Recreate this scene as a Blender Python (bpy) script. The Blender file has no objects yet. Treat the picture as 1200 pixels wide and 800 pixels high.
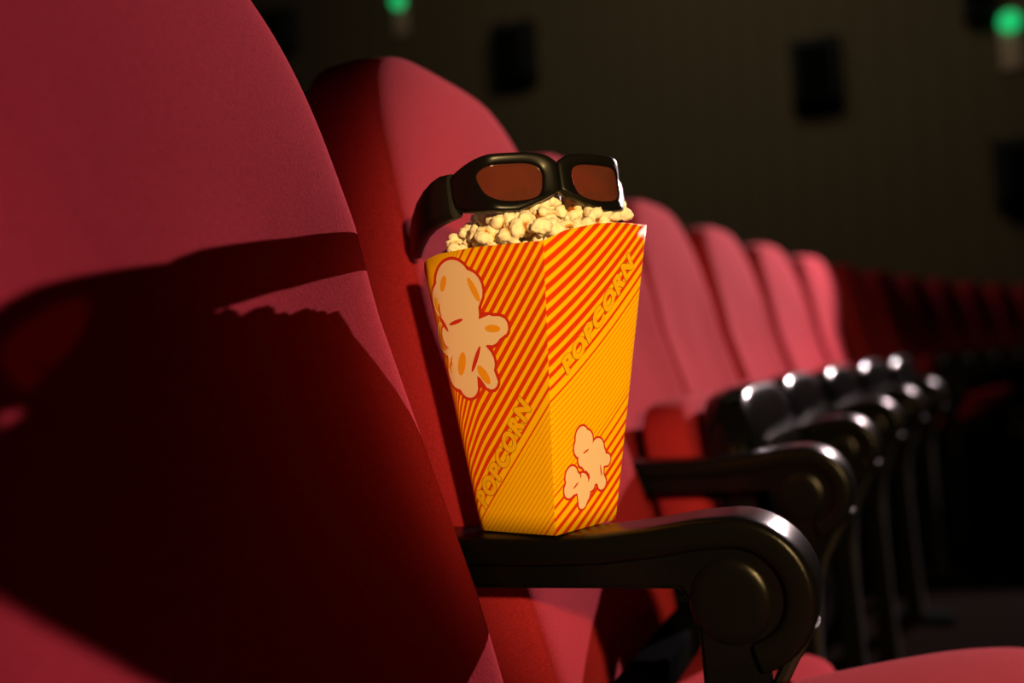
import bpy, bmesh, math, random
from mathutils import Vector, Matrix, noise
R = math.radians
C = bpy.context.scene.collection
random.seed(7)

# ------------------------------------------------------------------ materials
def mat(name, col, rough=.5, metal=0, spec=.5, bump=None, sheen=0, coat=0, vary=None, trans=0):
    m = bpy.data.materials.new(name); m.use_nodes = True
    nt = m.node_tree; b = nt.nodes['Principled BSDF']
    b.inputs['Base Color'].default_value = (*col, 1)
    b.inputs['Roughness'].default_value = rough
    b.inputs['Metallic'].default_value = metal
    b.inputs['Specular IOR Level'].default_value = spec
    b.inputs['Sheen Weight'].default_value = sheen
    b.inputs['Coat Weight'].default_value = coat
    b.inputs['Transmission Weight'].default_value = trans
    tc = nt.nodes.new('ShaderNodeTexCoord')
    if vary:
        sc, col2, lo, hi = vary
        n = nt.nodes.new('ShaderNodeTexNoise'); n.inputs['Scale'].default_value = sc
        n.inputs['Detail'].default_value = 4
        mr = nt.nodes.new('ShaderNodeMapRange'); mr.inputs['From Min'].default_value = lo; mr.inputs['From Max'].default_value = hi
        mx = nt.nodes.new('ShaderNodeMix'); mx.data_type = 'RGBA'
        mx.inputs['A'].default_value = (*col, 1); mx.inputs['B'].default_value = (*col2, 1)
        nt.links.new(tc.outputs['Object'], n.inputs['Vector'])
        nt.links.new(n.outputs['Fac'], mr.inputs['Value'])
        nt.links.new(mr.outputs['Result'], mx.inputs['Factor'])
        nt.links.new(mx.outputs['Result'], b.inputs['Base Color'])
    if bump:
        sc, st, dist = bump
        n = nt.nodes.new('ShaderNodeTexNoise'); n.inputs['Scale'].default_value = sc; n.inputs['Detail'].default_value = 3
        bp = nt.nodes.new('ShaderNodeBump'); bp.inputs['Strength'].default_value = st; bp.inputs['Distance'].default_value = dist
        nt.links.new(tc.outputs['Object'], n.inputs['Vector'])
        nt.links.new(n.outputs['Fac'], bp.inputs['Height'])
        nt.links.new(bp.outputs['Normal'], b.inputs['Normal'])
    return m

def emit(name, col, s):
    m = bpy.data.materials.new(name); m.use_nodes = True
    b = m.node_tree.nodes['Principled BSDF']
    b.inputs['Base Color'].default_value = (*[c * .3 for c in col], 1)
    b.inputs['Emission Color'].default_value = (*col, 1)
    b.inputs['Emission Strength'].default_value = s
    return m

M = {}
M['fabric'] = mat('crimson_fabric', (.34, .0195, .033), 1.0, spec=.04, sheen=0, bump=(650, .6, .0009),
                  vary=(600, (.24, .0135, .022), .35, .65))
M['leather'] = mat('black_leatherette', (.003, .003, .003), .22, spec=.12, bump=(1300, .3, .0004))
M['plastic'] = mat('black_plastic', (.003, .003, .0035), .15, spec=.17, bump=(300, .1, .0005))
M['dark_metal'] = mat('dark_metal', (.012, .012, .012), .4, metal=.3)
M['grey_metal'] = mat('grey_metal', (.45, .45, .46), .3, metal=1)
M['gloss_black'] = mat('gloss_black', (.004, .004, .004), .32, spec=.22)
M['satin_black'] = mat('satin_black', (.006, .0055, .005), .4, spec=.25, bump=(2500, .2, .0001))
M['floor'] = mat('dark_carpet', (.004, .003, .0025), .95, spec=0, bump=(300, .5, .002))
M['speaker'] = mat('speaker_cabinet', (.006, .007, .009), .7)
M['cloth'] = mat('matte_black', (.004, .0045, .005), .95, spec=.0)
M['plate'] = mat('lamp_plate', (.45, .33, .25), .6)
M['green'] = emit('green_lamp', (.02, 1., .28), .55)
M['cream'] = mat('cream_print', (.90, .66, .46), .55)
M['redink'] = mat('red_ink', (.62, .030, .010), .5)
M['orangeink'] = mat('orange_ink', (.88, .36, .01), .5)
M['oliveink'] = mat('olive_ink', (.30, .13, .004), .5)
M['yellowink'] = mat('yellow_ink', (.96, .50, .003), .5)
M['ceiling'] = mat('ceiling_black', (.01, .01, .01), .9)

# wall of vertical fluted panels
def wall_mat():
    m = mat('panelled_wall', (.10, .075, .045), .8, spec=.2)
    nt = m.node_tree; b = nt.nodes['Principled BSDF']
    tc = nt.nodes.new('ShaderNodeTexCoord')
    w = nt.nodes.new('ShaderNodeTexWave'); w.wave_type = 'BANDS'; w.bands_direction = 'Y'
    w.inputs['Scale'].default_value = 1.3; w.inputs['Distortion'].default_value = .0
    mp = nt.nodes.new('ShaderNodeMapping')
    mx = nt.nodes.new('ShaderNodeMix'); mx.data_type = 'RGBA'
    mx.inputs['A'].default_value = (.095, .070, .040, 1); mx.inputs['B'].default_value = (.105, .079, .047, 1)
    nt.links.new(tc.outputs['Object'], mp.inputs['Vector']); nt.links.new(mp.outputs['Vector'], w.inputs['Vector'])
    nt.links.new(w.outputs['Fac'], mx.inputs['Factor']); nt.links.new(mx.outputs['Result'], b.inputs['Base Color'])
    bp = nt.nodes.new('ShaderNodeBump'); bp.inputs['Strength'].default_value = .15; bp.inputs['Distance'].default_value = .01
    nt.links.new(w.outputs['Fac'], bp.inputs['Height']); nt.links.new(bp.outputs['Normal'], b.inputs['Normal'])
    return m
M['wall'] = wall_mat()

# printed stripes: UV holds millimetres/1000 on the panel: u = across (0 = panel middle), v = height
def stripe_mat(name, shift, slope, quad, left_bend, qoff=0):
    m = bpy.data.materials.new(name); m.use_nodes = True
    nt = m.node_tree; b = nt.nodes['Principled BSDF']; b.inputs['Roughness'].default_value = .42
    b.inputs['Specular IOR Level'].default_value = .15
    uv = nt.nodes.new('ShaderNodeUVMap'); uv.uv_map = 'UVMap'
    sp = nt.nodes.new('ShaderNodeSeparateXYZ'); nt.links.new(uv.outputs['UV'], sp.inputs[0])
    def mth(op, a, bb=None, c=None, clamp=False):
        n = nt.nodes.new('ShaderNodeMath'); n.operation = op; n.use_clamp = clamp
        for i, x in enumerate((a, bb, c)):
            if x is None: continue
            if isinstance(x, (int, float)): n.inputs[i].default_value = x
            else: nt.links.new(x, n.inputs[i])
        return n.outputs[0]
    def mrange(v, a, bb, c, d):
        n = nt.nodes.new('ShaderNodeMapRange'); n.interpolation_type = 'LINEAR'
        nt.links.new(v, n.inputs['Value'])
        for k, x in zip(('From Min', 'From Max', 'To Min', 'To Max'), (a, bb, c, d)): n.inputs[k].default_value = x
        return n.outputs['Result']
    a = mth('MULTIPLY', sp.outputs['X'], 1000); v = mth('MULTIPLY', sp.outputs['Y'], 1000)
    aq = mth('ADD', a, qoff)
    c = mth('SUBTRACT', v, mth('MULTIPLY', a, slope))
    c = mth('SUBTRACT', c, mth('MULTIPLY', mth('MULTIPLY', aq, aq), quad))
    if left_bend:
        n_ = mth('MAXIMUM', mth('MULTIPLY', mth('ADD', a, 15), -1), 0)
        bend = mth('MULTIPLY', mth('MULTIPLY', mth('MULTIPLY', n_, n_), left_bend), mth('DIVIDE', v, 100, clamp=True))
        c = mth('ADD', c, bend)
    c = mth('ADD', c, shift)
    # two fine bands: 62..140 and 338..420
    cl = mth('MINIMUM', mth('MAXIMUM', c, 62), 140)
    cl2 = mth('MINIMUM', mth('MAXIMUM', c, 338), 420)
    ph = mth('ADD', mth('DIVIDE', c, 10.2), mth('MULTIPLY', mth('ADD', cl, cl2), 1 / 4.9 - 1 / 10.2))
    fr = mth('FRACT', ph)
    # red share of one period
    up = mrange(c, 132, 172, .10, .55); dn = mrange(c, 75, 28, .13, .47)
    d1 = mth('MAXIMUM', up, dn)
    d2 = mrange(c, 300, 350, .55, .16)
    duty = mth('MINIMUM', d1, d2)
    half = mth('MULTIPLY', duty, .5)
    dist = mth('ABSOLUTE', mth('SUBTRACT', fr, .5))
    msk = mth('SMOOTH_MIN', mth('MULTIPLY', mth('SUBTRACT', half, dist), 16), 1, .0)
    msk = mth('ADD', mth('MULTIPLY', mth('SUBTRACT', half, dist), 14), .5, clamp=True)
    mx = nt.nodes.new('ShaderNodeMix'); mx.data_type = 'RGBA'
    mx.inputs['A'].default_value = (.98, .56, .003, 1); mx.inputs['B'].default_value = (.72, .045, .004, 1)
    nt.links.new(msk, mx.inputs['Factor']); nt.links.new(mx.outputs['Result'], b.inputs['Base Color'])
    return m
M['stripe_right'] = stripe_mat('striped_card_right', 0, .74, .0013, 0)
M['stripe_left'] = stripe_mat('striped_card_left', 95, 1.06, 0, .028)

# ------------------------------------------------------------------ helpers
def prop(o, label=None, cat=None, group=None, kind=None):
    if label: o['label'] = label
    if cat: o['category'] = cat
    if group: o['group'] = group
    if kind: o['kind'] = kind
    return o
def empty(name, loc=(0, 0, 0), rz=0):
    o = bpy.data.objects.new(name, None); C.objects.link(o); o.location = loc; o.rotation_euler = (0, 0, rz)
    o.empty_display_size = .05
    return o
def obj(name, bm, m, parent=None, smooth=True, ang=40):
    me = bpy.data.meshes.new(name)
    bmesh.ops.recalc_face_normals(bm, faces=bm.faces[:])
    if smooth:
        for f in bm.faces: f.smooth = True
        for e in bm.edges:
            if len(e.link_faces) == 2 and e.calc_face_angle(0) > R(ang): e.smooth = False
    bm.to_mesh(me); bm.free()
    for mm in (m if isinstance(m, (list, tuple)) else [m]): me.materials.append(mm)
    o = bpy.data.objects.new(name, me); C.objects.link(o)
    if parent: o.parent = parent
    return o
def box(bm, x0, x1, y0, y1, z0, z1, bev=0):
    vs = [bm.verts.new((x, y, z)) for x in (x0, x1) for y in (y0, y1) for z in (z0, z1)]
    fs = [bm.faces.new([vs[i] for i in q]) for q in ((0, 1, 3, 2), (4, 6, 7, 5), (0, 4, 5, 1), (2, 3, 7, 6), (0, 2, 6, 4), (1, 5, 7, 3))]
    if bev:
        es = list({e for f in fs for e in f.edges})
        bmesh.ops.bevel(bm, geom=es, offset=bev, segments=3, affect='EDGES', profile=.5)
    return bm
def loft(bm, rings, caps=True, closed=True):
    vr = [[bm.verts.new(p) for p in r] for r in rings]
    n = len(vr[0])
    for a, b in zip(vr, vr[1:]):
        for i in range(n if closed else n - 1):
            j = (i + 1) % n
            bm.faces.new((a[i], a[j], b[j], b[i]))
    if caps:
        for r in (vr[0], vr[-1]):
            c = bm.verts.new(sum((v.co for v in r), Vector()) / n)
            for i in range(n): bm.faces.new((r[i], r[(i + 1) % n], c))
    return vr
def spow(v, e): return math.copysign(abs(v) ** e, v)
def slab(outline, centre, T, p, place, rs=None):
    """closed cushion: outline is a list of 2D points, T thickness; place(a, b, h) gives the 3D point"""
    rs = rs or [.25, .5, .7, .82, .89, .93, .96, .98, .992, 1.0]
    rings = []
    def ring(r, s):
        h = s * T / 2 * max(0, 1 - r ** p) ** (1 / p)
        return [place(centre[0] + (x - centre[0]) * r, centre[1] + (y - centre[1]) * r, h) for x, y in outline]
    for r in rs: rings.append(ring(r, 1))
    for r in reversed(rs[:-1]): rings.append(ring(r, -1))
    bm = bmesh.new()
    loft(bm, rings, caps=True)
    return bm
def interp(tab, x):
    if x <= tab[0][0]:
        (a, b), (c, d) = tab[0], tab[1]; return b + (d - b) * (x - a) / (c - a)
    for (a, b), (c, d) in zip(tab, tab[1:]):
        if x <= c: return b + (d - b) * (x - a) / (c - a)
    (a, b), (c, d) = tab[-2], tab[-1]; return d + (d - b) * (x - c) / (c - a)
def smooth_tab(tab, x, w=.03):
    return (interp(tab, x - w) + 2 * interp(tab, x) + interp(tab, x + w)) / 4
def copy_tree(o, parent=None):
    c = o.copy(); C.objects.link(c)
    if parent: c.parent = parent
    for ch in list(o.children): copy_tree(ch, c)
    return c

# ------------------------------------------------------------------ camera
CAM = Vector((-.795, -.338, .753)); TH = R(20); FPX = 1200
PITCH, ROLL = R(1.43), R(3.5)
def cam_axes():
    f0 = Vector((math.cos(TH), math.sin(TH), 0)); r0 = Vector((math.sin(TH), -math.cos(TH), 0)); u0 = Vector((0, 0, 1))
    f = f0 * math.cos(PITCH) + u0 * math.sin(PITCH); u = u0 * math.cos(PITCH) - f0 * math.sin(PITCH)
    r = r0 * math.cos(ROLL) - u * math.sin(ROLL); u = u * math.cos(ROLL) + r0 * math.sin(ROLL)
    return f, r, u
FW, RT, UP = cam_axes()
def at(px, py, d): return CAM + FW * d + RT * ((px - 600) / FPX * d) + UP * ((400 - py) / FPX * d)
cam = bpy.data.cameras.new('camera'); co = bpy.data.objects.new('camera', cam); C.objects.link(co)
mw = Matrix((RT, UP, -FW)).transposed().to_4x4(); mw.translation = CAM; co.matrix_world = mw
cam.sensor_width = 36; cam.lens = 36 * FPX / 1200; cam.clip_start = .02; cam.clip_end = 60
cam.dof.use_dof = True; cam.dof.focus_distance = .82; cam.dof.aperture_fstop = 2.2
bpy.context.scene.camera = co

# ------------------------------------------------------------------ theatre seat
BACKP = [(.36, -.075), (.50, -.038), (.62, -.002), (.70, .027), (.80, .060), (.90, .080), (1.0, .092), (1.12, .106), (1.2, .116)]
def backrest_bm():
    zc, H, W, n = .728, .364, .243, 128
    out = []
    for i in range(n):
        t = 2 * math.pi * i / n; c, s = math.cos(t), math.sin(t)
        e = 2 / 3.8 if s > 0 else 2 / 7
        x, z = W * spow(c, e), zc + H * spow(s, e)
        x *= 1 - .05 * max(0, (.66 - z) / .3)
        out.append((x, z))
    def place(x, z, h):
        y = smooth_tab(BACKP, z)
        q = min(1, abs(x) / W)
        y -= .028 * q ** 3 * (1 if h > 0 else 0) * min(1, max(0, (1.08 - z) / .2))       # side wings
        y += .012 * math.exp(-((z - .93) / .09) ** 2) * (1 - q * q) * (1 if h > 0 else 0) * -1
        return (x, y + .055 - h, z)
    return slab(out, (0, zc), .105, 6, place)
def cushion_outline(W, L, n=96, e1=2 / 5):
    return [(W * spow(math.cos(2 * math.pi * i / n), e1), L / 2 + L / 2 * spow(math.sin(2 * math.pi * i / n), e1)) for i in range(n)]
def cushion_parts(parent, folded, low=False):
    L = .41
    if folded:
        o = Vector((0, -.168, .298)); u = Vector((0, .075, .40)).normalized(); nrm = Vector((0, .40, -.075)).normalized()
    else:
        o = Vector((0, -.01, .384)); u = Vector((0, -.968, .25)).normalized(); nrm = Vector((0, .25, .968)).normalized(); L = .46
        if low: o = Vector((0, -.01, .31)); u = Vector((0, -1, .02)).normalized(); nrm = Vector((0, .02, 1)).normalized(); L = .25
    X = Vector((1, 0, 0))
    f = slab(cushion_outline(.236, L), (0, L / 2), (.085), 6, lambda a, b, h: o + X * a + u * b + nrm * (.036 + h + (.012 if folded else 0) * (1 - (a / .236) ** 2)))
    obj('seat_cushion', f, M['fabric'], parent)
    p = slab(cushion_outline(.228, L * .99, e1=2 / 4.2), (0, L / 2), .085, 5, lambda a, b, h: o + X * a + u * b + nrm * (-.042 + h))
    pan = obj('seat_pan', p, M['plastic'], parent)
    c0 = o + nrm * -.02
    for s in (-1, 1):
        bm = bmesh.new(); box(bm, s * .2 if s > 0 else -.246, .246 if s > 0 else -.2, c0.y - .02, c0.y + .02, c0.z - .02, c0.z + .02, .004)
        obj('hinge_bracket', bm, M['dark_metal'], parent)
def make_seat(folded=True, low=False):
    t = empty('cinema_seat')
    obj('backrest', backrest_bm(), M['fabric'], t)
    # moulded rear shell
    zc, H, W = .72, .35, .232
    out = [(W * spow(math.cos(2 * math.pi * i / 72), 2 / 4), zc + H * spow(math.sin(2 * math.pi * i / 72), 2 / 4)) for i in range(72)]
    obj('back_shell', slab(out, (0, zc), .03, 4, lambda a, b, h: (a, smooth_tab(BACKP, b) + .11 - h, b)), M['plastic'], t)
    bm = bmesh.new(); box(bm, -.247, .247, -.10, -.06, .40, .44, .006)
    obj('cross_rail', bm, M['cloth'], t)
    cushion_parts(t, folded, low)
    return t

# ------------------------------------------------------------------ armrest standard
ARMC = (-.222, .574); ARMR = .047
def arm_path():
    top = [(.09, .6055), (.03, .6058), (-.03, .6062), (-.08, .6065), (-.12, .608), (-.16, .613), (-.195, .619)]
    arc = [(ARMC[0] - ARMR * math.sin(R(a)), ARMC[1] + ARMR * math.cos(R(a))) for a in range(-6, 176, 7)]
    return top + arc
def make_arm():
    t = empty('armrest')
    pts = arm_path(); n = 40; rings = []
    for i, (y, z) in enumerate(pts):
        a = pts[max(0, i - 1)]; b = pts[min(len(pts) - 1, i + 1)]
        d = Vector((0, b[0] - a[0], b[1] - a[1])).normalized()
        nn = Vector((0, d.z, -d.y))  # outwards
        if nn.z < 0 and i < 8: nn = -nn
        k = 1 if 0 < i < len(pts) - 1 else .75
        ring = []
        for j in range(n):
            ph = 2 * math.pi * j / n
            ring.append(Vector((0, y, z)) + Vector((1, 0, 0)) * (.034 * k * spow(math.cos(ph), .34)) + nn * (.0125 * k * spow(math.sin(ph), .42)))
        rings.append(ring)
    bm = bmesh.new(); loft(bm, rings)
    obj('arm_pad', bm, M['leather'], t)
    # side panel under the pad (bar, round end, post)
    poly = [(.085, .599), (.085, .577), (-.02, .576), (-.180, .578), (-.192, .560), (-.197, .40), (-.197, .02), (-.238, .02), (-.224, .40), (-.238, .49)]
    poly += [(ARMC[0] - .042 * math.sin(R(a)), ARMC[1] + .040 * math.cos(R(a))) for a in range(140, -8, -12)]
    poly += [(-.19, .612), (-.15, .606), (-.10, .602), (-.03, .600)]
    bm = bmesh.new()
    fs = [bm.verts.new((-.026, y, z)) for y, z in poly]
    f = bm.faces.new(fs)
    r = bmesh.ops.extrude_face_region(bm, geom=[f])
    bmesh.ops.translate(bm, verts=[v for v in r['geom'] if isinstance(v, bmesh.types.BMVert)], vec=(.052, 0, 0))
    es = [e for e in bm.edges if abs(e.verts[0].co.x - e.verts[1].co.x) < 1e-6]
    bmesh.ops.bevel(bm, geom=es, offset=.003, segments=2, affect='EDGES')
    obj('side_panel', bm, M['plastic'], t, ang=30)
    # round padded bosses on both faces
    for s in (-1, 1):
        bm = bmesh.new(); rings = []
        for k in range(9):
            q = k / 8; rr = .031 * math.cos(q * math.pi / 2 * .97) ** .38; x = .024 + .006 * math.sin(q * math.pi / 2)
            rings.append([Vector((s * x, ARMC[0] + .004 + rr * math.cos(2 * math.pi * j / 40), ARMC[1] - .004 + 1.08 * rr * math.sin(2 * math.pi * j / 40))) for j in range(40)])
        loft(bm, rings)
        obj('round_boss', bm, M['leather'], t)
    # grey metal strip down the slanting front edge of the post
    bm = bmesh.new(); rings = []
    for (y, z) in [(-.285, .550), (-.270, .525), (-.252, .49), (-.240, .455), (-.236, .40), (-.236, .32), (-.240, .2), (-.246, .1), (-.252, .02)]:
        rings.append([(.020 * spow(math.cos(2 * math.pi * j / 12), .6), y + .012 + .006 * spow(math.sin(2 * math.pi * j / 12), .6), z) for j in range(12)])
    loft(bm, rings)
    obj('metal_strip', bm, M['dark_metal'], t)
    bm = bmesh.new(); box(bm, -.04, .04, -.32, -.12, 0, .02, .004)
    obj('foot_plate', bm, M['cloth'], t)
    bm = bmesh.new(); box(bm, -.022, .022, -.215, .06, .40, .44, .005)
    obj('lower_rail', bm, M['cloth'], t)
    bm = bmesh.new(); box(bm, -.02, .02, .04, .08, .40, .60, .004)
    obj('rear_post', bm, M['dark_metal'], t)
    return t

# arc of the row
PIT = .56; DA = 1.9
def arc_points(i0, i1):
    P = {0: Vector((0, 0, 0))}
    for i in range(0, i1): a = R((i + .5) * DA); P[i + 1] = P[i] + Vector((math.cos(a), -math.sin(a), 0)) * PIT
    for i in range(0, i0, -1): a = R((i - .5) * DA); P[i - 1] = P[i] - Vector((math.cos(a), -math.sin(a), 0)) * PIT
    return P
NR = 13
P = arc_points(-2, NR)
ORD = ['first', 'second', 'third', 'fourth', 'fifth', 'sixth', 'seventh', 'eighth', 'ninth', 'tenth', 'eleventh', 'twelfth', 'thirteenth', 'fourteenth']
proto = None
seatlabels = {}
for i in range(-1, NR):
    mid = (P[i] + P[i + 1]) / 2; rz = -R((i + .5) * DA)
    if i in (-1, 0, 6):
        o = make_seat(False, i == 0)
        if i == -1: prop(o, 'red fabric cinema seat nearest the camera, its cushion folded down, big shadow across its back', 'seat')
        elif i == 0: prop(o, 'red cinema seat directly behind the popcorn box, its cushion folded down', 'seat')
        else: prop(o, 'blurred distant red seat in the row, the only far one with its cushion lowered', 'seat')
    else:
        if proto is None: o = proto = make_seat(True)
        else: o = copy_tree(proto)
        lab = 'blurred red folded-up cinema seat, %s one behind the popcorn box along the row' % ORD[i]
        prop(o, lab, 'seat')
    o['group'] = 'red seats of the popcorn row'
    back = .0 if i < 1 else (.035 if i == 1 else .055)          # the far seats stand a little further back
    o.location = mid + Vector((-math.sin(rz), math.cos(rz), 0)) * back; o.rotation_euler = (0, 0, rz)
ap = make_arm()
for i in range(-1, NR + 1):
    o = ap if i == -1 else copy_tree(ap)
    o.location = P[i]; o.rotation_euler = (0, 0, -R(i * DA))
    if i == 0: lab = 'black padded armrest with rounded front that carries the popcorn box'
    elif i < 0: lab = 'black armrest at the near side of the seat nearest the camera'
    else: lab = 'blurred black armrest, %s one behind the popcorn box along the row' % ORD[i - 1]
    prop(o, lab, 'armrest', 'black armrests of the popcorn row')

# ------------------------------------------------------------------ popcorn box
E1 = Vector((.342, .94, 0)).normalized(); E2 = Vector((.94, -.342, 0)).normalized()
BB = Vector((.0186, -.0625, .6202)); HB = .224
SB, ST = .084, .139
def side(b): return SB + (ST - SB) * b / HB
RIMR = [(-.5, .2255), (-.3, .235), (0, .243), (.25, .246), (.5, .246)]
RIML = [(-.5, .216), (-.42, .224), (-.3, .228), (0, .229), (.5, .2255)]
def rim(q):
    """q: 0 front corner, + going round the left panel, to 4; the right panel is 3..4 (=-1..0)"""
    q %= 4
    if q <= 1: return interp(RIML, .5 - q)
    if q >= 3: return interp(RIMR, 4 - q - .5)
    if q <= 2: return .216 + .016 * (q - 1)
    return .232 + .014 * (q - 2)
CORN = [.0015, .14, .05, .02]      # corner radii as a share of the side: front, left, back, right
def loop2d(q, s):
    """point of the rounded square outline (in E1/E2 units) at perimeter coordinate q"""
    q %= 4
    k = int(q); f = q - k
    cs = [Vector((-.5, -.5)), Vector((.5, -.5)), Vector((.5, .5)), Vector((-.5, .5))]   # (e1, e2): front, left, back, right
    a, b = cs[k], cs[(k + 1) % 4]
    p = a.lerp(b, f)
    for ci in (k, (k + 1) % 4):
        r = CORN[ci]; dq = f if ci == k else 1 - f
        if dq < r:                          # on the corner arc
            c = cs[ci]; prv = (cs[(ci - 1) % 4] - c).normalized(); nxt = (cs[(ci + 1) % 4] - c).normalized()
            cen = c + (prv + nxt) * r
            t = (1 - dq / r) * math.pi / 4
            mine = nxt if ci == k else prv; oth = prv if ci == k else nxt
            # arc from the tangent point on this side to the middle of the corner
            v = -oth * math.cos(t) - mine * math.sin(t)
            p = cen + v * r
            break
    return p * s
def surf(q, b, off=0):
    s = side(b); p = loop2d(q, s)
    P3 = BB + E1 * p.x + E2 * p.y + Vector((0, 0, b))
    if off:
        p1 = loop2d(q + .01, s); p0 = loop2d(q - .01, s) if (q % 4) > .01 else loop2d(q, s)
        d = (p1 - p0).normalized(); n = E1 * d.y - E2 * d.x
        if n.dot(E1 * p.x + E2 * p.y) < 0: n = -n
        P3 = P3 + n * off
    return P3
def box_mesh():
    bm = bmesh.new(); uvl = bm.loops.layers.uv.new('UVMap')
    qs = []
    for k in range(4):
        c0, c1 = CORN[k], CORN[(k + 1) % 4]
        loc = [0] + [c0 * t for t in (.25, .5, .75, 1)] + [c0 + (1 - c0 - c1) * t for t in (.1, .2, .3, .4, .5, .6, .7, .8, .9)] + [1 - c1 * t for t in (1, .85, .7, .55, .4, .25, .12)]
        qs += [(k, f) for f in loc]
    nt_ = 14; T = .0006
    def col(inner):
        rows = []
        for j in range(nt_ + 1):
            row = []
            for k, f in qs:
                b = rim(k + f) * j / nt_
                row.append((surf(k + f, b, -T if inner else 0), k, f, b))
            rows.append(row)
        return rows
    R0 = col(False); R1 = col(True); n = len(qs)
    V0 = [[bm.verts.new(p[0]) for p in r] for r in R0]; V1 = [[bm.verts.new(p[0]) for p in r] for r in R1]
    for j in range(nt_):
        for i in range(n):
            i2 = (i + 1) % n
            f = bm.faces.new((V0[j][i], V0[j][i2], V0[j + 1][i2], V0[j + 1][i]))
            k = qs[i][0]; f.material_index = 0 if k in (0, 2) else 1
            for lp, (jj, ii) in zip(f.loops, ((j, i), (j, i2), (j + 1, i2), (j + 1, i))):
                _, kk, ff, b = R0[jj][ii]
                if ii == i2 and kk != k: ff = 1.0
                s = side(b)
                lp[uvl].uv = ((.5 - ff) * s, b)
            g = bm.faces.new((V1[j][i], V1[j + 1][i], V1[j + 1][i2], V1[j][i2])); g.material_index = 2
    for i in range(n):
        i2 = (i + 1) % n
        g = bm.faces.new((V0[-1][i], V0[-1][i2], V1[-1][i2], V1[-1][i])); g.material_index = 2
    c = bm.verts.new(BB + Vector((0, 0, .001)))
    for i in range(n):
        g = bm.faces.new((V0[0][i], c, V0[0][(i + 1) % n])); g.material_index = 2
    me = bpy.data.meshes.new('popcorn_box')
    for f in bm.faces: f.smooth = True
    for e in bm.edges:
        if len(e.link_faces) == 2 and e.calc_face_angle(0) > R(25): e.smooth = False
    bm.to_mesh(me); bm.free()
    return me
# panel coordinates: left panel a=(.5-f)*s with q=f ; right panel q = 4-(a/s+.5)... a from -s/2 at the front corner
def left_pt(a, b, off):  return surf(.5 - a / side(b), b, off)
def right_pt(a, b, off): return surf(4 - (a / side(b) + .5), b, off)
def fix_right_uv(me):
    uvl = me.uv_layers['UVMap'].data
    for p in me.polygons:
        if p.material_index == 1:
            pass
    return me
me = fix_right_uv(box_mesh())
bx = bpy.data.objects.new('popcorn_box', me); C.objects.link(bx)
for m_ in (M['stripe_left'], M['stripe_right'], M['cream']): me.materials.append(m_)
prop(bx, 'tapered orange and red striped card popcorn box with POPCORN lettering, standing on the armrest', 'popcorn box')

def flat_poly(name, polys, fn, off, m):
    """thin printed patches: polys are lists of (a, b) in mm"""
    bm = bmesh.new()
    for pl in polys:
        cx = sum(p[0] for p in pl) / len(pl); cy = sum(p[1] for p in pl) / len(pl)
        prev = None; first = None
        levels = [0.0, .35, .7, 1.0]
        rings = []
        for lv in levels[1:]:
            rings.append([bm.verts.new(fn((cx + (x - cx) * lv) / 1000, (cy + (y - cy) * lv) / 1000, off)) for x, y in pl])
        c = bm.verts.new(fn(cx / 1000, cy / 1000, off)); n = len(pl)
        for i in range(n): bm.faces.new((c, rings[0][i], rings[0][(i + 1) % n]))
        for A, B in zip(rings, rings[1:]):
            for i in range(n): bm.faces.new((A[i], B[i], B[(i + 1) % n], A[(i + 1) % n]))
    return obj(name, bm, m, bx, smooth=False)
def puff(circles, centre, grow=0, n=96, wob=0):
    out = []
    for i in range(n):
        t = 2 * math.pi * i / n; d = Vector((math.cos(t), math.sin(t))); best = 1.0
        for (x, y, r) in circles:
            r += grow; v = Vector((x - centre[0], y - centre[1])); bq = d.dot(v); disc = bq * bq - (v.dot(v) - r * r)
            if disc > 0: best = max(best, bq + math.sqrt(disc))
        out.append((centre[0] + d.x * best, centre[1] + d.y * best))
    return out
def ell(cx, cy, rx, ry, rot, n=20):
    c, s = math.cos(R(rot)), math.sin(R(rot))
    return [(cx + rx * math.cos(t) * c - ry * math.sin(t) * s, cy + rx * math.cos(t) * s + ry * math.sin(t) * c) for t in [2 * math.pi * k / n for k in range(n)]]
# big popped kernel printed on the left panel
big = [(-27, 203, 19), (-40, 190, 15), (-13, 196, 16), (-26, 180, 22), (-46, 160, 13), (-24, 152, 22), (4, 163, 12), (16, 165, 8), (-8, 138, 13), (-34, 131, 14), (-2, 124, 8), (-26, 120, 10)]
bc = (-23, 165)
flat_poly('printed_outline', [puff(big, bc, 2.6)], left_pt, .00012, M['redink'])
flat_poly('printed_kernel', [puff(big, bc)], left_pt, .00024, M['cream'])
for e_ in [ell(-6, 196, 3, 11, 25), ell(-38, 204, 3, 7, -25), ell(8, 164, 8, 3, -5), ell(-30, 138, 4, 10, -20), ell(-8, 128, 4, 9, 35)]: flat_poly('printed_shading', [e_], left_pt, .00034, M['orangeink'])
for e_ in [ell(-14, 141, 2.0, 12, -32), ell(-30, 172, 8, 1.6, 12), ell(-44, 172, 1.6, 8, 30)]: flat_poly('printed_crease', [e_], left_pt, .00036, M['redink'])
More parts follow.
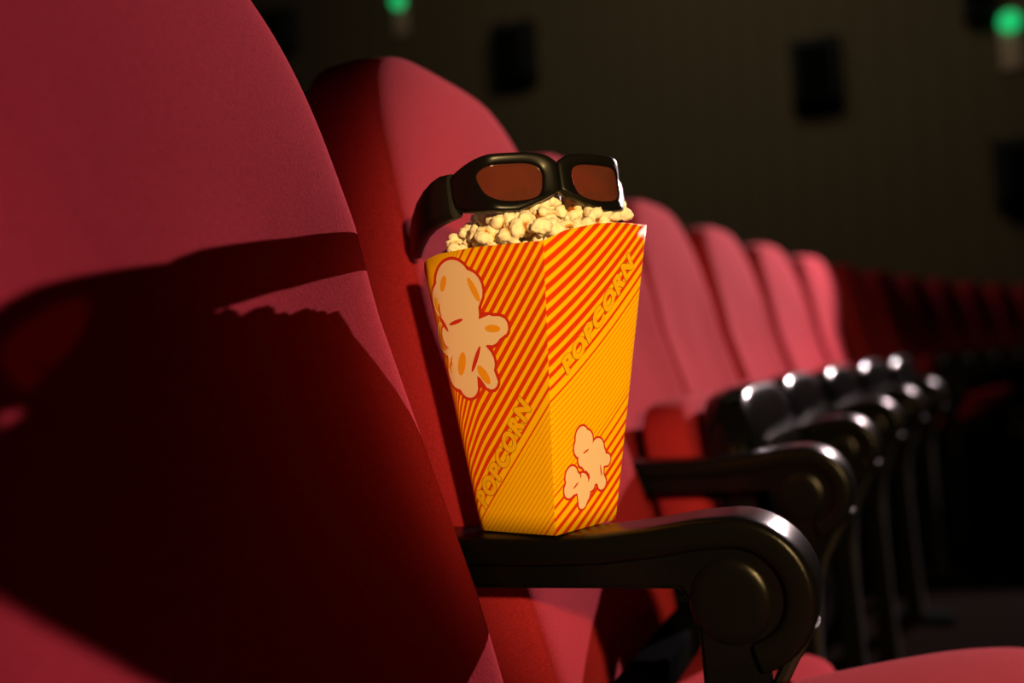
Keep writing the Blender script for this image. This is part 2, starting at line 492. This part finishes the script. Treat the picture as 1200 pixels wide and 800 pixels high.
# three small kernels on the right panel
k1 = [(-12, 74, 8.5), (-6, 70, 9), (-14, 66, 8), (-10, 56, 6), (-4, 52, 6)]
k2 = [(2, 50, 7), (10, 62, 9), (4, 56, 9), (14, 56, 8), (10, 44, 10), (24, 52, 5), (18, 34, 6), (3, 34, 5)]
k3 = [(-24, 44, 8), (-20, 38, 9), (-26, 34, 7), (-10, 36, 9), (-6, 28, 8), (-8, 22, 6)]
for ks, cc in ((k1, (-9, 65)), (k3, (-16, 36)), (k2, (10, 49))):
    flat_poly('printed_outline', [puff(ks, cc, 1.8, 64)], right_pt, .00012 + cc[0] * 1e-6, M['redink'])
for ks, cc in ((k1, (-9, 65)), (k3, (-16, 36)), (k2, (10, 49))):
    flat_poly('printed_kernel', [puff(ks, cc, 0, 64)], right_pt, .00024 + cc[0] * 1.5e-6, M['cream'])
for e_ in [ell(-6, 62, 4, .8, 20), ell(-18, 36, 4, .8, 35), ell(16, 44, .8, 5, 15), ell(-12, 44, .8, 3, 10)]: flat_poly('printed_crease', [e_], right_pt, .00036, M['redink'])

def lettering(p0, p1, height, fn, curve):
    """POPCORN running from p0 to p1 (mm, baseline ends)"""
    d = Vector((p1[0] - p0[0], p1[1] - p0[1])); Ltot = d.length; ang = math.atan2(d.y, d.x)
    for nm, offs, m_, lift in (('letter_outline', .078, M['oliveink'], .00030), ('lettering', .056, M['yellowink'], .00046)):
        cu = bpy.data.curves.new('t', 'FONT'); cu.body = 'POPCORN'; cu.size = 1; cu.offset = 0; cu.space_character = 1.2; cu.shear = .12
        cu.resolution_u = 4
        to = bpy.data.objects.new('t', cu); C.objects.link(to); bpy.context.view_layer.update()
        tm = bpy.data.meshes.new_from_object(to)
        xs = [v.co.x for v in tm.vertices]; ys = [v.co.y for v in tm.vertices]
        if nm == 'letter_outline': x0, x1, y0, y1 = min(xs) - .04, max(xs) + .04, min(ys) - .04, max(ys) + .04
        bm = bmesh.new()
        for q in range(12):                      # a broad-nibbed letter: the glyph thickened all round
            n0 = len(bm.verts); bm.from_mesh(tm); bm.verts.ensure_lookup_table()
            for v in bm.verts[n0:]:
                v.co.x += offs * math.cos(q * math.pi / 6); v.co.y += offs * math.sin(q * math.pi / 6)
        nv = len(tm.vertices)
        for k_, v in enumerate(bm.verts):
            u = (v.co.x - x0) / (x1 - x0) * Ltot; w = (v.co.y - y0) / (y1 - y0) * height
            k = u / Ltot; w -= curve * 4 * k * (1 - k)
            a = p0[0] + u * math.cos(ang) - w * math.sin(ang); b = p0[1] + u * math.sin(ang) + w * math.cos(ang)
            v.co = fn(a / 1000, b / 1000, lift + (k_ // nv) * .00001)
        bpy.data.objects.remove(to); bpy.data.curves.remove(cu); bpy.data.meshes.remove(tm)
        obj(nm, bm, m_, bx, smooth=False)
lettering((-34, 124), (54, 212), 14.5, right_pt, 3)
lettering((-26, 18), (37, 101), 15, left_pt, 1.5)

# ------------------------------------------------------------------ popcorn
def pop_mat(name, toast):
    m = bpy.data.materials.new(name); m.use_nodes = True; nt = m.node_tree; b = nt.nodes['Principled BSDF']
    b.inputs['Roughness'].default_value = .6; b.inputs['Specular IOR Level'].default_value = .3
    b.inputs['Subsurface Weight'].default_value = .05; b.inputs['Subsurface Radius'].default_value = (.003, .002, .001); b.inputs['Subsurface Scale'].default_value = 1
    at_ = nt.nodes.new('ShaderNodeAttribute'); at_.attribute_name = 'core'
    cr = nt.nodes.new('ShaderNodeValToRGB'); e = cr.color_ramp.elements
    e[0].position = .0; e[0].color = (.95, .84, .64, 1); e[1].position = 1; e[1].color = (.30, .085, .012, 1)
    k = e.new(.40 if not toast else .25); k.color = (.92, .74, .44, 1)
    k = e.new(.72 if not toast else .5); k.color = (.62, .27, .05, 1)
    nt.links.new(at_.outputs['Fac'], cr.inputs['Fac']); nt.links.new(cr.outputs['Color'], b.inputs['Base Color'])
    tc = nt.nodes.new('ShaderNodeTexCoord'); n = nt.nodes.new('ShaderNodeTexNoise'); n.inputs['Scale'].default_value = 500
    bp = nt.nodes.new('ShaderNodeBump'); bp.inputs['Strength'].default_value = .4; bp.inputs['Distance'].default_value = .0006
    nt.links.new(tc.outputs['Object'], n.inputs['Vector']); nt.links.new(n.outputs['Fac'], bp.inputs['Height']); nt.links.new(bp.outputs['Normal'], b.inputs['Normal'])
    return m
PM, PT = pop_mat('popcorn', False), pop_mat('popcorn_toasted', True)
def kernel_mesh(seed, m):
    rnd = random.Random(seed)
    lobes = []
    for k in range(rnd.randint(6, 9)):
        v = Vector((rnd.gauss(0, 1), rnd.gauss(0, 1), rnd.gauss(0, 1))).normalized()
        rr = rnd.uniform(.0024, .0042); lobes.append((v * rnd.uniform(.0030, .0056), rr))
    bm = bmesh.new(); bmesh.ops.create_icosphere(bm, subdivisions=4, radius=1)
    ly = bm.verts.layers.float.new('core')
    for v in bm.verts:
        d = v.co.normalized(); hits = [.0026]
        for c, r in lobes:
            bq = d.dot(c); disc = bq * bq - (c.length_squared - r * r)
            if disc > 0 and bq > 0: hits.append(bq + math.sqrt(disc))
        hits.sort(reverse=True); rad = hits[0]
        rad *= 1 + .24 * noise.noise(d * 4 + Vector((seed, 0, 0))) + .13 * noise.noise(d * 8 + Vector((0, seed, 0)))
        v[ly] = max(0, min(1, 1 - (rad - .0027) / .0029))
        v.co = d * rad
    bmesh.ops.smooth_vert(bm, verts=bm.verts, factor=.4, use_axis_x=True, use_axis_y=True, use_axis_z=True)
    for f in bm.faces: f.smooth = True
    me = bpy.data.meshes.new('popcorn'); bm.to_mesh(me); bm.free(); me.materials.append(m)
    return me
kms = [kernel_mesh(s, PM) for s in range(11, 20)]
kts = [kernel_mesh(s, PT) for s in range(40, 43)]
def heap_z(p, q):
    """height above the box foot of the heap at panel axes p (E1), q (E2), each -1..1"""
    z = .238 + .033 * (1 - (abs(p) ** 2.2)) * (1 - abs(q) ** 2.4)
    z += .013 * max(0, q) * (1 - .5 * abs(p)) + .010 * max(0, -p)*max(0,q+.4) 
    z -= .010 * max(0, p) ** 2
    return z
cnt = 0
inner = .0555
pts = []
for layer in range(2):
    rows = 9
    for i in range(rows):
        for j in range(rows):
            p = -1 + 2 * (i + (.5 if layer else 0)) / (rows - 1); q = -1 + 2 * (j + (.5 if layer else 0) + (.5 if i % 2 and not layer else 0)) / (rows - 1)
            if abs(p) > 1.01 or abs(q) > 1.01: continue
            pp = p + random.uniform(-.06, .06); qq = q + random.uniform(-.06, .06)
            if pp > .88 and qq < -.88: continue      # rounded left corner
            z = heap_z(max(-1, min(1, pp)), max(-1, min(1, qq))) + random.uniform(-.003, .003) - layer * .013
            pts.append((pp, qq, z, layer))
for pp, qq, z, layer in pts:
    pos = BB + E1 * (pp * inner) + E2 * (qq * inner) + Vector((0, 0, z))
    toast = random.random() < .2
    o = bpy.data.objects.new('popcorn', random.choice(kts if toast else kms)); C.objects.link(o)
    o.location = pos; o.rotation_euler = [random.uniform(0, 6.28) for _ in range(3)]
    k = random.uniform(1.1, 1.6); o.scale = (k, k, k)
    if toast: prop(o, 'golden brown popped corn in the heap filling the striped box', 'popcorn', 'toasted popcorn in the box')
    else: prop(o, 'pale cream popped corn in the heap filling the striped box', 'popcorn', 'pale popcorn in the box')

# ------------------------------------------------------------------ 3D glasses
def make_glasses():
    t = empty('viewing_glasses')
    prop(t, 'chunky black 3D glasses with a red seat reflection coloured into the lenses, resting on the popcorn heap', 'glasses')
    LX, LW, LH = .0345, .0238, .0146
    def lens_pt(a, grow=0, s=1):
        c, sn = math.cos(a), math.sin(a)
        x = (LW + grow) * spow(c, .62); z = (LH + grow) * spow(sn, .62)
        x += .0035 * (z / LH) * (1 if c > 0 else 0) * 1.1          # outer side flares towards the top
        x -= .004 * (1 - z / LH) * .5 * (-1 if c < 0 else 0) * 1.0
        return x, z
    def outer_pt(a):
        c, sn = math.cos(a), math.sin(a)
        x = LX + .0375 * spow(c, .62); z = 0.0224 * spow(sn, .62)
        x += .004 * (z / 0.0224) * (1 if c > 0 else 0)
        if c < 0 and z < 0: z = z * (1 - .55 * (abs(c)) ** .6)
        if c < 0 and z > 0: z = z * (1 - .02 * (abs(c)) ** 1.5)
        return max(0, x), z
    wrap = lambda x: 2.6 * x * x + (60 * max(0, abs(x) - .05) ** 2)
    bm = bmesh.new()
    for s in (1, -1):
        rings = []
        for i in range(72):
            a = 2 * math.pi * i / 72
            ix, iz = lens_pt(a); ix += LX; ox, oz = outer_pt(a)
            ring = []
            for j in range(16):
                ph = 2 * math.pi * j / 16
                w = .5 + .5 * spow(math.cos(ph), .5); y = -.0050 * spow(math.sin(ph), .3)
                x = ix + (ox - ix) * w; z = iz + (oz - iz) * w
                y += .0012 if w < .25 else 0
                ring.append((s * x, wrap(x) + y, z))
            rings.append(ring)
        vr = loft(bm, rings + [rings[0]], caps=False)
    bmesh.ops.remove_doubles(bm, verts=bm.verts, dist=1e-5)
    obj('frame', bm, M['gloss_black'], t)
    for s in (1, -1):
        bm = bmesh.new(); rings = []
        for dy in (.0006, -.0006):
            rr = []
            for i in range(60):
                x, z = lens_pt(2 * math.pi * i / 60, .0008); rr.append((s * (x + LX), wrap(x + LX) + dy, z))
            rings.append(rr)
        # rounded centre through inner rings keeps the lens curved
        full = []
        for k in (.15, .4, .7, 1.0): full.append([(s * (LX + (abs(p[0]) - LX) * k), wrap(LX + (abs(p[0]) - LX) * k) - .0006, p[2] * k) for p in rings[0]])
        for k in (1.0, .7, .4, .15): full.append([(s * (LX + (abs(p[0]) - LX) * k), wrap(LX + (abs(p[0]) - LX) * k) + .0006, p[2] * k) for p in rings[0]])
        loft(bm, full)
        obj('lens', bm, M['lens'], t)
    for s in (1, -1):
        bm = bmesh.new(); rings = []
        prof = [(.0, .069, .000, .0185, .004), (.006, .0735, 0, .0190, .0052), (.014, .0765, -.0005, .0185, .0052), (.03, .0785, -.001, .0175, .0045), (.05, .0780, -.002, .0165, .0042), (.076, .0745, -.0045, .0150, .004), (.094, .0715, -.008, .0145, .0036), (.102, .0705, -.009, .0115, .003)]
        y0 = wrap(.072) - .006
        for (y, x, z, hh, tt) in prof:
            ring = []
            for j in range(24):
                ph = 2 * math.pi * j / 24
                ring.append((s * (x + tt * 1.4 * spow(math.cos(ph), .6)), y0 + y, z + .001 + hh * .95 * spow(math.sin(ph), .5)))
            rings.append(ring)
        loft(bm, rings)
        obj('temple', bm, M['satin_black'], t)
        bm = bmesh.new(); box(bm, s * .0690 - .002, s * .0690 + .002, y0 + .002, y0 + .009, -.008, .008, .001)
        obj('hinge', bm, M['grey_metal'], t)
    return t
ml = bpy.data.materials.new('lens'); ml.use_nodes = True
nt = ml.node_tree; b = nt.nodes['Principled BSDF']; b.inputs['Base Color'].default_value = (.16, .045, .03, 1); b.inputs['Roughness'].default_value = .06  # red of the seats mirrored in the lenses is painted into these tints
b.inputs['Specular IOR Level'].default_value = .8
tr = nt.nodes.new('ShaderNodeBsdfTransparent'); tr.inputs['Color'].default_value = (.55, .22, .15, 1)
mx = nt.nodes.new('ShaderNodeMixShader'); mx.inputs['Fac'].default_value = .5
nt.links.new(b.outputs[0], mx.inputs[1]); nt.links.new(tr.outputs[0], mx.inputs[2]); nt.links.new(mx.outputs[0], nt.nodes['Material Output'].inputs['Surface'])
M['lens'] = ml
gl = make_glasses()
D = (RT * -.37 + UP * -.20 + FW * .88).normalized()
Xg = (RT * .94 + UP * .06 + FW * .36); Xg = (Xg - D * Xg.dot(D)).normalized()
Zg = Xg.cross(D).normalized()
gm = Matrix((Xg, D, Zg)).transposed().to_4x4(); gm = gm @ Matrix.Scale(1.07, 4); gm.translation = at(653, 213, .822)
gl.matrix_world = gm

# ------------------------------------------------------------------ hall
def struct(name, bm, m): return prop(obj(name, bm, m, smooth=False), kind='structure')
bm = bmesh.new(); box(bm, -3, 8.6, -1.25, 7.2, -.2, 0); struct('floor', bm, M['floor'])
bm = bmesh.new(); box(bm, -3, 8.6, -7, -1.25, -.5, -.32); struct('floor_front', bm, M['floor'])
bm = bmesh.new(); box(bm, -.1, .1, -7, 7.2, -.5, 6)
w = struct('wall_side', bm, M['wall']); w.location = (8.5, 0, 0)
bm = bmesh.new(); box(bm, -3, 8.6, 7.2, 7.4, -.5, 6); struct('wall_back', bm, M['wall'])
bm = bmesh.new(); box(bm, -3, 8.6, -7, 7.4, 6, 6.2); struct('ceiling', bm, M['ceiling'])

def on_wall(px, py):
    d = FW + RT * ((px - 600) / FPX) + UP * ((400 - py) / FPX); t = (8.4 - CAM.x) / d.x
    return CAM + d * t, t
def speaker(px0, py0, px1, py1, label):
    c, t = on_wall((px0 + px1) / 2, (py0 + py1) / 2); wid = abs(px1 - px0) / FPX * t; hei = abs(py1 - py0) / FPX * t
    e = empty('wall_speaker', (8.4, c.y, c.z)); prop(e, label, 'speaker', 'dark speakers on the side wall')
    bm = bmesh.new(); W, H_ = wid / 2, hei / 2
    rings = []
    for x, k, dz in ((0.0, 1, 0), (-.12, .98, 0), (-.26, .80, -.02)):
        rings.append([(x, W * k * sx, H_ * k * sz + dz) for sx, sz in ((-1, -.92), (1, -.92), (1.0, 1), (-1.0, 1))])
    loft(bm, rings); bmesh.ops.bevel(bm, geom=bm.edges[:], offset=.008, segments=2, affect='EDGES')
    obj('cabinet', bm, M['speaker'], e, ang=30)
    bm = bmesh.new(); box(bm, -.275, -.262, -W * .7, W * .7, -H_ * .75, H_ * .65, .004)
    obj('front_grille', bm, M['cloth'], e)
    bm = bmesh.new(); box(bm, -.04, .0, -.05, .05, -H_ - .05, -H_ + .06, .004)
    obj('wall_bracket', bm, M['dark_metal'], e)
speaker(580, 28, 632, 104, 'dark speaker high on the side wall, above and right of the glasses')
speaker(928, 46, 986, 130, 'larger dark speaker on the side wall, right of centre, lower than its left neighbour')
speaker(1166, 162, 1222, 244, 'dim speaker on the side wall cut by the right edge of the photo')
speaker(310, 14, 352, 66, 'dim dark speaker on the side wall just right of the nearest seat back')
speaker(1128, -30, 1160, 28, 'small dark speaker on the side wall at the top edge, left of the green lamp')
def green_lamp(px, py, label, k):
    c, t = on_wall(px, py)
    e = empty('exit_lamp', (8.4, c.y, c.z)); prop(e, label, 'lamp', 'green lamps on the side wall')
    bm = bmesh.new(); bmesh.ops.create_uvsphere(bm, u_segments=20, v_segments=12, radius=.075 * k)
    for v in bm.verts: v.co.x = v.co.x * .6 - .07
    obj('green_lens', bm, M['green'], e)
    bm = bmesh.new(); box(bm, -.05, 0, -.07 * k, .07 * k, -.33 * k, .09 * k, .01)
    obj('back_plate', bm, M['plate'], e)
green_lamp(470, 4, 'green lamp on the side wall at the top edge, above the glasses', 1)
green_lamp(1182, 28, 'green lamp on the side wall in the top right corner of the photo', 1.15)

# ------------------------------------------------------------------ light
def spot(name, loc, aim, energy, col, size, ang, blend):
    l = bpy.data.lights.new(name, 'SPOT'); l.energy = energy; l.color = col; l.shadow_soft_size = size
    l.spot_size = R(ang); l.spot_blend = blend
    o = bpy.data.objects.new(name, l); C.objects.link(o); o.location = loc
    o.rotation_euler = (Vector(aim) - Vector(loc)).to_track_quat('-Z', 'Y').to_euler()
    return o
spot('screen_side_spot', (5.6, -1.70, 2.72), (-.5, -.50, .82), 2750, (1, .75, .76), .03, 50, .12)
spot('warm_spot', (-1.5, -1.1, 1.12), (.9, -.13, .70), 205, (1, .64, .24), .04, 34, .35)
l = bpy.data.lights.new('ceiling_light', 'AREA'); l.energy = 65; l.color = (1, .86, .6); l.size = 2.5
lo = bpy.data.objects.new('ceiling_light', l); C.objects.link(lo); lo.location = (4.6, .6, 5.7); lo.rotation_euler = (0, R(-50), 0)
wd = bpy.data.worlds.new('world'); bpy.context.scene.world = wd; wd.use_nodes = True
wd.node_tree.nodes['Background'].inputs[0].default_value = (.5, .5, .6, 1); wd.node_tree.nodes['Background'].inputs[1].default_value = .0006

vs = bpy.context.scene.view_settings
vs.view_transform = 'Standard'; vs.look = 'None'; vs.gamma = 1; vs.exposure = 0; vs.use_curve_mapping = False
